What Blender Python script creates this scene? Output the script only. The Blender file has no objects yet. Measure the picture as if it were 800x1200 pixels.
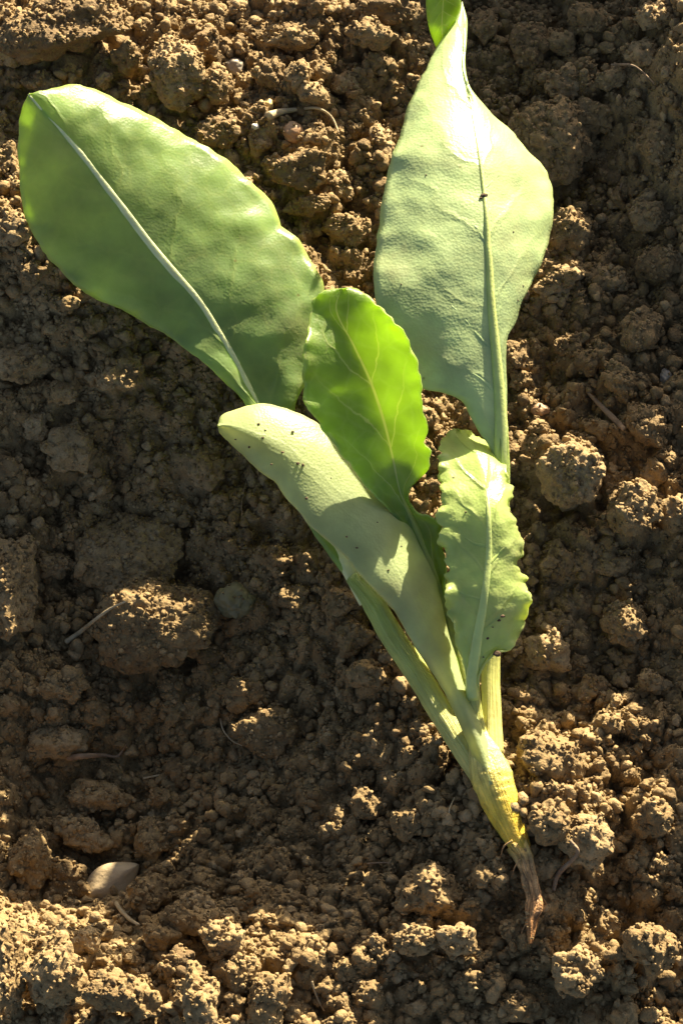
import bpy, bmesh, math, random
import numpy as np
from mathutils import Vector
from mathutils.bvhtree import BVHTree

random.seed(7)
rng = np.random.default_rng(7)
scene = bpy.context.scene
COL = scene.collection

# ------------------------------------------------------------------ camera, sky, sun, exposure
S = 0.001                                  # one unit of the plans below; 1 BU = 10 cm (macro scene)
scene.unit_settings.scale_length = 0.1
TILT, DIST, TZ = math.radians(20), 3.4, 0.03
SUN_EL, SUN_AZ = math.radians(15), math.radians(22)   # azimuth: from +Y towards +X

cam = bpy.data.cameras.new("camera")
cam_o = bpy.data.objects.new("camera", cam); COL.objects.link(cam_o)
FWD = np.array([0, math.sin(TILT), -math.cos(TILT)])
UPV = np.array([0, math.cos(TILT), math.sin(TILT)])
RGT = np.array([1.0, 0, 0])
CAM = np.array([0, 0, TZ]) - FWD * DIST
cam_o.location = CAM
cam_o.rotation_euler = (TILT, 0, 0)
cam.sensor_fit = 'VERTICAL'
cam.angle = 2 * math.atan(0.6 / DIST)
cam.clip_start, cam.clip_end = 0.05, 6000
scene.camera = cam_o

world = bpy.data.worlds.new("World"); scene.world = world; world.use_nodes = True
wn, wl = world.node_tree.nodes, world.node_tree.links
sky = wn.new("ShaderNodeTexSky"); sky.sky_type = 'NISHITA'; sky.sun_disc = False
sky.air_density = .6; sky.dust_density = 2.0; sky.ozone_density = .2
sky.sun_elevation = SUN_EL; sky.sun_rotation = SUN_AZ
bg = next(n for n in wn if n.type == 'BACKGROUND')
wl.new(sky.outputs[0], bg.inputs[0]); bg.inputs[1].default_value = 0.055

sun = bpy.data.lights.new("sun", 'SUN'); sun.energy = 5.0; sun.angle = math.radians(0.6)
sun.color = (1.0, 0.88, 0.66)
sun_o = bpy.data.objects.new("sun", sun); COL.objects.link(sun_o)
SV = np.array([math.sin(SUN_AZ) * math.cos(SUN_EL), math.cos(SUN_AZ) * math.cos(SUN_EL), math.sin(SUN_EL)])
sun_o.rotation_euler = Vector(-SV).to_track_quat('-Z', 'Y').to_euler()
sun_o.location = (1, 2, 3)

scene.view_settings.view_transform = 'Standard'; scene.view_settings.look = 'None'
scene.view_settings.exposure = 2.05; scene.view_settings.gamma = 1
scene.render.engine = 'CYCLES'
scene.cycles.max_bounces = 8; scene.cycles.transmission_bounces = 6
scene.cycles.use_denoising = True

def W(px, py, z=0.0):
    """The point at height z that the lens sees at (px, py) of the 800 x 1200 plan."""
    px, py, z = np.broadcast_arrays(np.asarray(px, float), np.asarray(py, float), np.asarray(z, float))
    d = FWD * DIST + RGT * ((px - 400) * S)[..., None] + UPV * ((600 - py) * S)[..., None]
    t = (z * S - CAM[2]) / d[..., 2]
    return CAM + d * t[..., None]

# ------------------------------------------------------------------ noise
def _h(*k):
    n = np.zeros(np.shape(k[0]), np.uint32)
    for v, m in zip(k, (374761393, 668265263, 2246822519, 3266489917)):
        n = n + np.asarray(v).astype(np.int64).astype(np.uint32) * np.uint32(m)
    n = (n ^ (n >> np.uint32(13))) * np.uint32(1274126177)
    n = (n ^ (n >> np.uint32(16))) * np.uint32(2246822519)
    return n ^ (n >> np.uint32(15))
def _u(n): return (n & np.uint32(0xffff)).astype(np.float64) / 65535.0

def vnoise(p, seed=0):
    """Value noise in [-1, 1], p is (N, 2 or 3)."""
    dim = p.shape[1]
    i = np.floor(p); f = p - i; f = f * f * f * (f * (f * 6 - 15) + 10); i = i.astype(np.int64)
    out = np.zeros(len(p))
    for c in range(2 ** dim):
        w = np.ones(len(p)); ks = []
        for d in range(dim):
            b = (c >> d) & 1
            w = w * (f[:, d] if b else 1 - f[:, d]); ks.append(i[:, d] + b)
        ks.append(np.full(len(p), seed))
        if dim == 2: ks.insert(2, np.zeros(len(p)))
        out += w * _u(_h(*ks))
    return out * 2 - 1
def fbm(p, seed=0, n=4, gain=.5):
    a, o = 1.0, 0
    for k in range(n):
        o = o + a * vnoise(p * 2 ** k + 17.3 * k, seed + k); a *= gain
    return o
def worley(p, seed=0):
    """F1 distance, random value of the nearest cell."""
    dim = p.shape[1]; i = np.floor(p).astype(np.int64)
    best = np.full(len(p), 9.0); bid = np.zeros(len(p))
    rngs = [(-1, 0, 1)] * dim
    for off in np.stack(np.meshgrid(*rngs), -1).reshape(-1, dim):
        c = i + off
        ks = [c[:, d] for d in range(dim)]
        if dim == 2: ks.append(np.zeros(len(p)))
        d2 = 0
        for d in range(dim):
            d2 = d2 + (c[:, d] + .1 + .8 * _u(_h(*ks, np.full(len(p), seed * 7 + d))) - p[:, d]) ** 2
        m = d2 < best
        best = np.where(m, d2, best); bid = np.where(m, _u(_h(*ks, np.full(len(p), seed * 7 + 5))), bid)
    return np.sqrt(best), bid
def dome(p, seed, keep=.75):
    """Rounded grains: heights 0..1, grains of uneven size with gaps between."""
    f, b = worley(p, seed)
    r = .35 + .4 * b
    return np.where(b < keep + .25, np.sqrt(np.clip(1 - (f / r) ** 2, 0, 1)) * r * 1.6, 0)

# ------------------------------------------------------------------ object helpers
def tag(o, label=None, cat=None, group=None, kind=None):
    for k, v in (("label", label), ("category", cat), ("group", group), ("kind", kind)):
        if v: o[k] = v
    return o
def mesh_from(name, V, F, mat, smooth=True):
    me = bpy.data.meshes.new(name)
    me.from_pydata(np.asarray(V).tolist(), [], [list(map(int, f)) for f in F])
    if mat: me.materials.append(mat)
    if smooth: me.polygons.foreach_set("use_smooth", np.ones(len(me.polygons), bool))
    me.update()
    return me
def obj(name, me, parent=None, loc=(0, 0, 0), rot=(0, 0, 0)):
    o = bpy.data.objects.new(name, me); COL.objects.link(o)
    o.location = loc; o.rotation_euler = rot
    if parent: o.parent = parent
    return o

# ------------------------------------------------------------------ materials
def new_mat(name):
    m = bpy.data.materials.new(name); m.use_nodes = True
    nt = m.node_tree; b = next(n for n in nt.nodes if n.type == 'BSDF_PRINCIPLED')
    return m, nt.nodes, nt.links, b
def ramp(nodes, stops):
    r = nodes.new("ShaderNodeValToRGB"); e = r.color_ramp.elements
    while len(e) < len(stops): e.new(.5)
    for k, (p, c) in zip(e, stops): k.position = p; k.color = (*c, 1)
    return r
def soil_mat(name, tint=(1, 1, 1), per_object=True):
    m, n, l, b = new_mat(name)
    geo = n.new("ShaderNodeNewGeometry")
    def noise(scale, det=4, rough=.6):
        t = n.new("ShaderNodeTexNoise"); t.inputs["Scale"].default_value = scale
        t.inputs["Detail"].default_value = det; t.inputs["Roughness"].default_value = rough
        l.new(geo.outputs["Position"], t.inputs["Vector"]); return t
    big, mid, fine = noise(14, 4), noise(70, 4), noise(420, 3, .7)
    c = lambda k: tuple(k * t for t in tint)
    def col(*rgb): return tuple(a * t for a, t in zip(rgb, tint))
    r1 = ramp(n, [(.25, col(.138, .087, .035)), (.5, col(.235, .155, .062)), (.75, col(.35, .246, .118))])
    add = n.new("ShaderNodeMath"); add.operation = 'MULTIPLY_ADD'; add.inputs[1].default_value = .45
    l.new(mid.outputs["Fac"], add.inputs[0])
    mul = n.new("ShaderNodeMath"); mul.operation = 'MULTIPLY'; mul.inputs[1].default_value = .55
    l.new(big.outputs["Fac"], mul.inputs[0]); l.new(mul.outputs[0], add.inputs[2])
    src = add
    if per_object:
        oi = n.new("ShaderNodeObjectInfo")
        a2 = n.new("ShaderNodeMath"); a2.operation = 'MULTIPLY_ADD'; a2.inputs[1].default_value = .34
        l.new(oi.outputs["Random"], a2.inputs[0])
        s2 = n.new("ShaderNodeMath"); s2.operation = 'SUBTRACT'; s2.inputs[1].default_value = .17
        l.new(add.outputs[0], s2.inputs[0]); l.new(s2.outputs[0], a2.inputs[2]); src = a2
    l.new(src.outputs[0], r1.inputs[0])
    # pale and dark mineral flecks
    fl = ramp(n, [(.30, (.55, .55, .55)), (.46, (1, 1, 1)), (.62, (1, 1, 1)), (.74, (1.75, 1.72, 1.65))])
    l.new(fine.outputs["Fac"], fl.inputs[0])
    mx = n.new("ShaderNodeMix"); mx.data_type = 'RGBA'; mx.blend_type = 'MULTIPLY'; mx.inputs[0].default_value = 1
    l.new(r1.outputs[0], mx.inputs[6]); l.new(fl.outputs[0], mx.inputs[7])
    l.new(mx.outputs[2], b.inputs["Base Color"])
    b.inputs["Roughness"].default_value = .85
    b.inputs["Specular IOR Level"].default_value = .35
    vo = n.new("ShaderNodeTexVoronoi"); vo.inputs["Scale"].default_value = 260
    l.new(geo.outputs["Position"], vo.inputs["Vector"])
    b1 = n.new("ShaderNodeBump"); b1.inputs["Strength"].default_value = .6; b1.inputs["Distance"].default_value = .0018
    b1.invert = True
    l.new(vo.outputs["Distance"], b1.inputs["Height"])
    b2 = n.new("ShaderNodeBump"); b2.inputs["Strength"].default_value = .7; b2.inputs["Distance"].default_value = .0016
    l.new(fine.outputs["Fac"], b2.inputs["Height"]); l.new(b1.outputs[0], b2.inputs["Normal"])
    l.new(b2.outputs[0], b.inputs["Normal"])
    return m
SOIL = soil_mat("soil", per_object=False)
CLOD = soil_mat("soil_clod")
STONE_P = [((.36, .21, .10), "orange_stone"), ((.17, .145, .065), "green_grey_stone"), ((.55, .40, .16), "yellow_stone"),
           ((.6, .56, .47), "white_stone"), ((.30, .25, .18), "grey_stone")]
def simple_mat(name, rgb, rough=.6, scale=60, var=.25, bump=.001, spec=.4, sub=0, ends=None, stripes=0):
    m, n, l, b = new_mat(name)
    geo = n.new("ShaderNodeNewGeometry")
    t = n.new("ShaderNodeTexNoise"); t.inputs["Scale"].default_value = scale; t.inputs["Detail"].default_value = 5
    l.new(geo.outputs["Position"], t.inputs["Vector"])
    r = ramp(n, [(.3, tuple(c * (1 - var) for c in rgb)), (.7, tuple(c * (1 + var) for c in rgb))])
    l.new(t.outputs["Fac"], r.inputs[0]); l.new(r.outputs[0], b.inputs["Base Color"])
    if ends:
        at = n.new("ShaderNodeAttribute"); at.attribute_name = "along"
        er = ramp(n, ends); l.new(at.outputs["Fac"], er.inputs[0])
        sk = n.new("ShaderNodeAttribute"); sk.attribute_name = "skin"
        st = n.new("ShaderNodeTexNoise"); st.inputs["Scale"].default_value = 2.6; st.inputs["Detail"].default_value = 4
        l.new(sk.outputs["Vector"], st.inputs["Vector"])
        av = n.new("ShaderNodeMath"); av.operation = 'MULTIPLY_ADD'; av.inputs[1].default_value = .5; l.new(st.outputs["Fac"], av.inputs[0])
        ah = n.new("ShaderNodeMath"); ah.operation = 'MULTIPLY'; ah.inputs[1].default_value = .5; l.new(t.outputs["Fac"], ah.inputs[0]); l.new(ah.outputs[0], av.inputs[2])
        nr = ramp(n, [(.36, (1 - 1.6 * var,) * 3), (.64, (1 + 1.3 * var,) * 3)]); l.new(av.outputs[0], nr.inputs[0])
        mx = n.new("ShaderNodeMix"); mx.data_type = 'RGBA'; mx.blend_type = 'MULTIPLY'; mx.inputs[0].default_value = 1
        l.new(er.outputs[0], mx.inputs[6]); l.new(nr.outputs[0], mx.inputs[7]); l.new(mx.outputs[2], b.inputs["Base Color"])
    t2 = n.new("ShaderNodeTexNoise"); t2.inputs["Scale"].default_value = scale * 5; t2.inputs["Detail"].default_value = 3
    l.new(geo.outputs["Position"], t2.inputs["Vector"])
    bp = n.new("ShaderNodeBump"); bp.inputs["Distance"].default_value = bump; bp.inputs["Strength"].default_value = .7
    l.new(t2.outputs["Fac"], bp.inputs["Height"]); l.new(bp.outputs[0], b.inputs["Normal"])
    if ends:
        bs = n.new("ShaderNodeBump"); bs.inputs["Distance"].default_value = .006; bs.inputs["Strength"].default_value = .6
        l.new(st.outputs["Fac"], bs.inputs["Height"]); l.new(bs.outputs[0], bp.inputs["Normal"])
    b.inputs["Roughness"].default_value = rough; b.inputs["Specular IOR Level"].default_value = spec
    if sub:
        b.inputs["Subsurface Weight"].default_value = sub
        b.inputs["Subsurface Radius"].default_value = (1, .8, .35); b.inputs["Subsurface Scale"].default_value = .012
    return m
def leaf_mat(name, rgb, trans, fac, rough=.42, mid=0.0, fine_vein=0.0, grain=1.0, vein=.2, spec=.5, relief=1.0, side_veins=7.0, rim=(.5, .55, .2)):
    """rgb: what the skin reflects, trans: what shines through, fac: how much of it."""
    m, n, l, b = new_mat(name)
    geo = n.new("ShaderNodeNewGeometry"); uv = n.new("ShaderNodeUVMap"); uv.uv_map = "leaf"
    sep = n.new("ShaderNodeSeparateXYZ"); l.new(uv.outputs[0], sep.inputs[0])
    t = n.new("ShaderNodeTexNoise"); t.inputs["Scale"].default_value = 22; t.inputs["Detail"].default_value = 5
    l.new(geo.outputs["Position"], t.inputs["Vector"])
    r = ramp(n, [(.3, tuple(c * .78 for c in rgb)), (.7, tuple(c * 1.22 for c in rgb))])
    l.new(t.outputs["Fac"], r.inputs[0])
    # faint net of small veins
    vo = n.new("ShaderNodeTexVoronoi"); vo.feature = 'DISTANCE_TO_EDGE'; vo.inputs["Scale"].default_value = 34
    wv = n.new("ShaderNodeVectorMath"); wv.operation = 'MULTIPLY_ADD'; wv.inputs[1].default_value = (.02,) * 3
    l.new(t.outputs["Color"], wv.inputs[0]); l.new(geo.outputs["Position"], wv.inputs[2])
    l.new(wv.outputs[0], vo.inputs["Vector"])
    vr = ramp(n, [(0, (1, 1, 1)), (.09, (0, 0, 0))]); l.new(vo.outputs["Distance"], vr.inputs[0])
    vm = n.new("ShaderNodeMath"); vm.operation = 'MULTIPLY'; vm.inputs[1].default_value = vein
    l.new(vr.outputs[0], vm.inputs[0])
    # lateral veins leave the midrib: whole numbers of u * count + v
    ph = n.new("ShaderNodeMath"); ph.operation = 'MULTIPLY_ADD'; ph.inputs[1].default_value = side_veins; l.new(sep.outputs[0], ph.inputs[0])
    vv_ = n.new("ShaderNodeMath"); vv_.operation = 'MULTIPLY_ADD'; vv_.inputs[1].default_value = 1.3; l.new(sep.outputs[1], vv_.inputs[0]); l.new(ph.outputs[0], vv_.inputs[2])
    wob = n.new("ShaderNodeMath"); wob.operation = 'MULTIPLY_ADD'; wob.inputs[1].default_value = .7; l.new(t.outputs["Fac"], wob.inputs[0]); l.new(vv_.outputs[0], wob.inputs[2])
    pp = n.new("ShaderNodeMath"); pp.operation = 'PINGPONG'; pp.inputs[1].default_value = .5; l.new(wob.outputs[0], pp.inputs[0])
    fade = ramp(n, [(.3, (1, 1, 1)), (.9, (0, 0, 0))]); l.new(sep.outputs[1], fade.inputs[0])
    ln = ramp(n, [(.01, (1, 1, 1)), (.045, (0, 0, 0))]); l.new(pp.outputs[0], ln.inputs[0])
    lf = n.new("ShaderNodeMath"); lf.operation = 'MULTIPLY'; l.new(ln.outputs[0], lf.inputs[0]); l.new(fade.outputs[0], lf.inputs[1])
    lg = n.new("ShaderNodeMath"); lg.operation = 'MULTIPLY'; lg.inputs[1].default_value = .3 if vein else 0; l.new(lf.outputs[0], lg.inputs[0])
    va = n.new("ShaderNodeMath"); va.operation = 'MAXIMUM'; l.new(vm.outputs[0], va.inputs[0]); l.new(lg.outputs[0], va.inputs[1])
    # specks of dried mud
    sp = n.new("ShaderNodeTexVoronoi"); sp.inputs["Scale"].default_value = 42; l.new(geo.outputs["Position"], sp.inputs["Vector"])
    sr = ramp(n, [(.05, (.8, .8, .8)), (.10, (0, 0, 0))]); l.new(sp.outputs["Distance"], sr.inputs[0])
    sc_ = n.new("ShaderNodeSeparateColor"); l.new(sp.outputs["Color"], sc_.inputs[0])
    gt = n.new("ShaderNodeMath"); gt.operation = 'GREATER_THAN'; gt.inputs[1].default_value = .72; l.new(sc_.outputs[0], gt.inputs[0])
    sk = n.new("ShaderNodeMath"); sk.operation = 'MULTIPLY'; l.new(sr.outputs[0], sk.inputs[0]); l.new(gt.outputs[0], sk.inputs[1])
    mx0 = n.new("ShaderNodeMix"); mx0.data_type = 'RGBA'
    l.new(va.outputs[0], mx0.inputs[0]); l.new(r.outputs[0], mx0.inputs[6]); mx0.inputs[7].default_value = (*rim, 1)
    mx = n.new("ShaderNodeMix"); mx.data_type = 'RGBA'
    l.new(sk.outputs[0], mx.inputs[0]); l.new(mx0.outputs[2], mx.inputs[6]); mx.inputs[7].default_value = (.16, .10, .045, 1)
    du_ = n.new("ShaderNodeTexNoise"); du_.inputs["Scale"].default_value = 9; du_.inputs["Detail"].default_value = 9; du_.inputs["Roughness"].default_value = .72
    l.new(geo.outputs["Position"], du_.inputs["Vector"])
    dr_ = ramp(n, [(.52, (0, 0, 0)), (.72, (.45, .45, .45))]); l.new(du_.outputs["Fac"], dr_.inputs[0])
    mxd = n.new("ShaderNodeMix"); mxd.data_type = 'RGBA'; l.new(dr_.outputs[0], mxd.inputs[0]); l.new(mx.outputs[2], mxd.inputs[6])
    mxd.inputs[7].default_value = (.34, .27, .15, 1); mx = mxd
    # pale margin
    er = ramp(n, [(.955, (0, 0, 0)), (.995, (1, 1, 1))]); l.new(sep.outputs[1], er.inputs[0])
    em = n.new("ShaderNodeMath"); em.operation = 'MULTIPLY'; em.inputs[1].default_value = .7; l.new(er.outputs[0], em.inputs[0])
    mx2 = n.new("ShaderNodeMix"); mx2.data_type = 'RGBA'
    l.new(em.outputs[0], mx2.inputs[0]); l.new(mx.outputs[2], mx2.inputs[6]); mx2.inputs[7].default_value = (*rim, 1)
    l.new(mx2.outputs[2], b.inputs["Base Color"])
    b.inputs["Roughness"].default_value = rough; b.inputs["Specular IOR Level"].default_value = spec
    g1 = n.new("ShaderNodeTexVoronoi"); g1.inputs["Scale"].default_value = 300; l.new(geo.outputs["Position"], g1.inputs["Vector"])
    g2 = n.new("ShaderNodeTexNoise"); g2.inputs["Scale"].default_value = 26; g2.inputs["Detail"].default_value = 1
    l.new(geo.outputs["Position"], g2.inputs["Vector"])
    b1 = n.new("ShaderNodeBump"); b1.inputs["Strength"].default_value = .45; b1.inputs["Distance"].default_value = .0007 * grain
    l.new(g1.outputs["Distance"], b1.inputs["Height"])
    b2 = n.new("ShaderNodeBump"); b2.inputs["Strength"].default_value = .6; b2.inputs["Distance"].default_value = .007 * relief
    sv_ = ramp(n, [(0, (1, 1, 1)), (.10, (.35, .35, .35)), (.5, (0, 0, 0))]); l.new(pp.outputs[0], sv_.inputs[0])
    svm = n.new("ShaderNodeMath"); svm.operation = 'MULTIPLY'; l.new(sv_.outputs[0], svm.inputs[0]); l.new(fade.outputs[0], svm.inputs[1])
    hs_ = n.new("ShaderNodeMath"); hs_.operation = 'MULTIPLY_ADD'; hs_.inputs[1].default_value = .38; l.new(svm.outputs[0], hs_.inputs[0]); l.new(g2.outputs["Fac"], hs_.inputs[2])
    l.new(hs_.outputs[0], b2.inputs["Height"]); l.new(b1.outputs[0], b2.inputs["Normal"])
    l.new(b2.outputs[0], b.inputs["Normal"])
    tr = n.new("ShaderNodeBsdfTranslucent")
    tm = n.new("ShaderNodeMix"); tm.data_type = 'RGBA'; tm.blend_type = 'MULTIPLY'; tm.inputs[0].default_value = .55
    tm.inputs[6].default_value = (*trans, 1)
    tv = ramp(n, [(.3, (.7, .7, .7)), (.7, (1.25, 1.25, 1.25))]); l.new(t.outputs["Fac"], tv.inputs[0])
    l.new(tv.outputs[0], tm.inputs[7]); l.new(tm.outputs[2], tr.inputs[0])
    if mid:
        mr = ramp(n, [(mid * .6, (1, 1, 1)), (mid, (0, 0, 0))]); l.new(sep.outputs[1], mr.inputs[0])
        sr2 = ramp(n, [(.012, (.6, .6, .6)), (.035, (0, 0, 0))]); l.new(pp.outputs[0], sr2.inputs[0])
        sf = n.new("ShaderNodeMath"); sf.operation = 'MULTIPLY'; l.new(sr2.outputs[0], sf.inputs[0]); l.new(fade.outputs[0], sf.inputs[1])
        mm = n.new("ShaderNodeMath"); mm.operation = 'MAXIMUM'; l.new(mr.outputs[0], mm.inputs[0]); l.new(sf.outputs[0], mm.inputs[1])
        t3 = n.new("ShaderNodeMix"); t3.data_type = 'RGBA'; l.new(mm.outputs[0], t3.inputs[0]); l.new(tm.outputs[2], t3.inputs[6])
        t3.inputs[7].default_value = (.88, .96, .22, 1); l.new(t3.outputs[2], tr.inputs[0])
        t4 = n.new("ShaderNodeMix"); t4.data_type = 'RGBA'; l.new(mm.outputs[0], t4.inputs[0]); l.new(mx2.outputs[2], t4.inputs[6])
        t4.inputs[7].default_value = (*rim, 1); l.new(t4.outputs[2], b.inputs["Base Color"])
    ms = n.new("ShaderNodeMixShader"); ms.inputs[0].default_value = fac
    out = next(k for k in n if k.type == 'OUTPUT_MATERIAL')
    l.new(b.outputs[0], ms.inputs[1]); l.new(tr.outputs[0], ms.inputs[2]); l.new(ms.outputs[0], out.inputs[0])
    return m
LEAF_A = leaf_mat("leaf_green", (.215, .305, .11), (.72, .96, .11), .46, rough=.38, grain=.7, relief=.7, rim=(.42, .46, .14))
LEAF_B = leaf_mat("leaf_underside", (.37, .47, .215), (.84, .95, .18), .25, rough=.40, spec=.5, relief=.6, rim=(.45, .5, .2))
LEAF_C = leaf_mat("leaf_young", (.14, .225, .045), (.58, .80, .03), .53, rough=.4, mid=.032, rim=(.5, .5, .22))
LEAF_D = leaf_mat("leaf_small", (.38, .48, .15), (.86, .95, .12), .36, rough=.36, rim=(.5, .53, .22))
COTY = leaf_mat("cotyledon_skin", (.36, .43, .20), (.92, .93, .2), .38, rough=.42, vein=0, relief=.2, side_veins=0.0, grain=1.0, rim=(.48, .48, .24))
STALK = simple_mat("stalk", (.48, .50, .14), .42, 40, .14, .0008, .5, .25, ends=[(0, (.30, .40, .095)), (.5, (.43, .47, .12)), (1, (.58, .52, .16))])
RIB_GREEN = simple_mat("midrib_green", (.43, .51, .16), .42, 50, .12, .0008, .5, .2)
SPECK = simple_mat("speck", (.09, .055, .028), .9, 200, .4, .001)
RIB = simple_mat("midrib", (.60, .63, .30), .4, 50, .12, .0008, .5, .2)
VEIN = leaf_mat("vein", (.36, .42, .13), (.97, .97, .3), .5, vein=0, relief=0, side_veins=0.0)
ROOTM = simple_mat("root_skin", (.60, .49, .10), .45, 60, .28, .0022, .45, .3, ends=[(0, (.56, .54, .20)), (.3, (.60, .52, .13)), (.6, (.66, .48, .05)), (.93, (.62, .43, .05)), (1, (.42, .27, .08))])
ROOTDRY = simple_mat("root_dry", (.36, .20, .075), .6, 90, .5, .003, .4, ends=[(0, (.56, .40, .09)), (.22, (.50, .31, .13)), (.6, (.46, .24, .09)), (1, (.44, .20, .06))])
STRAW = simple_mat("straw", (.40, .31, .17), .6, 80, .3, .001)
HUSK = simple_mat("husk", (.36, .27, .15), .6, 40, .22, .0014)
TWIG = simple_mat("twig", (.24, .16, .09), .8, 60, .35, .002)
STONES = {nm: simple_mat(nm, c, .55, 50, .2, .0008) for c, nm in STONE_P}

# ------------------------------------------------------------------ ground
# rises and hollows of the bed, shaped to steer sun and shade: (px, py, height, spread x, spread y)
RELIEF = [
    (60, 40, 45, 110, 70), (30, 310, 55, 130, 90), (330, 150, 34, 120, 80),
    (130, 650, -112, 230, 170), (60, 900, -118, 200, 150), (110, 1020, -62, 200, 65), (5, 270, 22, 50, 80), (300, 860, -50, 220, 170),
    (180, 330, 44, 260, 110), (180, -60, -36, 330, 150), (110, 1260, 22, 190, 110), (560, 1260, -22, 220, 90),
    (100, 1170, 24, 240, 70), (620, 950, 34, 100, 100), (650, 1150, 12, 130, 50),
    (700, 250, -50, 130, 190), (740, 760, -50, 120, 190), (670, 520, 16, 70, 60), (390, 715, 30, 50, 34),
    (470, 250, -25, 110, 140), (880, 120, 165, 130, 190), (780, -220, 190, 220, 110), (950, 640, 115, 110, 260), (650, 320, 26, 60, 60),  # the tall ridges, out of view at top and right, are added to cast shade
]
RELIEF = [(*(W(a, b, 0)[:2] / S), h, sx, sy) for a, b, h, sx, sy in RELIEF]
def ground(X, Y):
    """Height of the bed (BU) at X, Y (BU)."""
    p = np.stack([np.ravel(X), np.ravel(Y)], 1) / S
    z = np.zeros(len(p))
    for cx, cy, h, sx, sy in RELIEF:
        z += h * np.exp(-((p[:, 0] - cx) / sx) ** 2 - ((p[:, 1] - cy) / sy) ** 2)
    q = p + 14 * np.stack([vnoise(p / 60, 3), vnoise(p / 60, 4)], 1)
    z += 16 * fbm(p / 170, 11, 4)
    z += 34 * (dome(q / 62, 21) - .3) * (vnoise(p / 150, 31) * .5 + .5)
    q2 = p + 5 * np.stack([vnoise(p / 18, 5), vnoise(p / 18, 6)], 1)
    z += 17 * dome(q2 / 27, 22)
    z += 6 * dome(q2 / 12, 23)
    z += 1.6 * vnoise(p / 5, 24)
    return (z * S).reshape(np.shape(X))
def axis(lo, hi, step, far):
    a = list(np.arange(lo, hi + 1e-9, step)); d = step
    while a[-1] < far: d *= 1.28; a.append(a[-1] + d)
    d = step; b = []; x = lo
    while x > -far: d *= 1.28; x -= d; b.append(x)
    return np.array(b[::-1] + a)
gx, gy = axis(-.50, .50, .0028, 2000), axis(-.82, .90, .0030, 2000)
GX, GY = np.meshgrid(gx, gy)
GZ = ground(GX, GY)
fall = np.clip((np.hypot(GX, GY) - 6) / 40, 0, 1)
GZ = GZ * (1 - .6 * fall)
V = np.stack([GX, GY, GZ], -1).reshape(-1, 3)
nx, ny = len(gx), len(gy)
ii = (np.arange(ny - 1)[:, None] * nx + np.arange(nx - 1)[None]).ravel()
F = np.stack([ii, ii + 1, ii + nx + 1, ii + nx], 1)
me = bpy.data.meshes.new("soil_ground")
me.vertices.add(len(V)); me.vertices.foreach_set("co", V.ravel())
me.loops.add(F.size); me.loops.foreach_set("vertex_index", F.ravel().astype(np.int32))
me.polygons.add(len(F)); me.polygons.foreach_set("loop_start", (np.arange(len(F)) * 4).astype(np.int32))
me.polygons.foreach_set("use_smooth", np.ones(len(F), bool))
me.update(calc_edges=True); me.materials.append(SOIL)
tag(obj("ground", me), "crumbly dry brown soil of a garden bed", kind="structure")

# ------------------------------------------------------------------ clods
_ICO = {}
def ico(sub):
    if sub not in _ICO:
        bm = bmesh.new(); bmesh.ops.create_icosphere(bm, subdivisions=sub, radius=1)
        _ICO[sub] = (np.array([v.co[:] for v in bm.verts]), np.array([[v.index for v in f.verts] for f in bm.faces]))
        bm.free()
    return _ICO[sub]
def clod_shape(seed, sub, radius, crumbly=1.0, dims=(1, 1, 1), angular=.6):
    """A broken lump of soil: planed facets, dents and grains; radius in plan units."""
    r_ = np.random.default_rng(seed)
    v, f = ico(sub)
    K = 11
    nrm = r_.normal(size=(K, 3)); nrm /= np.linalg.norm(nrm, axis=1)[:, None]
    d = r_.uniform(.62, 1.0, K)
    rr = np.full(len(v), 1.12)
    for k in range(K):
        c = np.clip(v @ nrm[k], .05, None)
        rr = -np.logaddexp(-rr * 22, -(d[k] / c) * 22) / 22
    rr = angular * rr + (1 - angular) * .92
    o = r_.uniform(0, 90, 3)
    rr = rr + .15 * fbm(v * 1.7 + o, seed, 4)
    p = v * rr[:, None] * np.array(dims)
    n = p / np.linalg.norm(p, axis=1)[:, None]
    px = p * radius
    h = np.zeros(len(v))
    if radius > 16: h += 6.5 * crumbly * dome(px / 17 + o, seed + 1)
    if radius > 7: h += 3.0 * crumbly * dome(px / 8.5 + o, seed + 2) * (.4 + .6 * (vnoise(px / 24 + o, seed + 8) > -.1))
    h += (1.8 if radius > 7 else .16 * radius) * crumbly * vnoise(px / max(3.2, radius * .3) + o, seed + 3)
    px = px + n * (h - 2 * crumbly * (radius > 7))[:, None]
    return px * S, f
BV, BF, NB, KIND = [], [], 0, []
def remember(V, F, kind=0):
    global NB
    KIND.append(np.full(len(F), kind)); BV.append(V); BF.append(F + NB); NB += len(V)
remember(V, np.concatenate([F[:, [0, 1, 2]], F[:, [0, 2, 3]]]))

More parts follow.
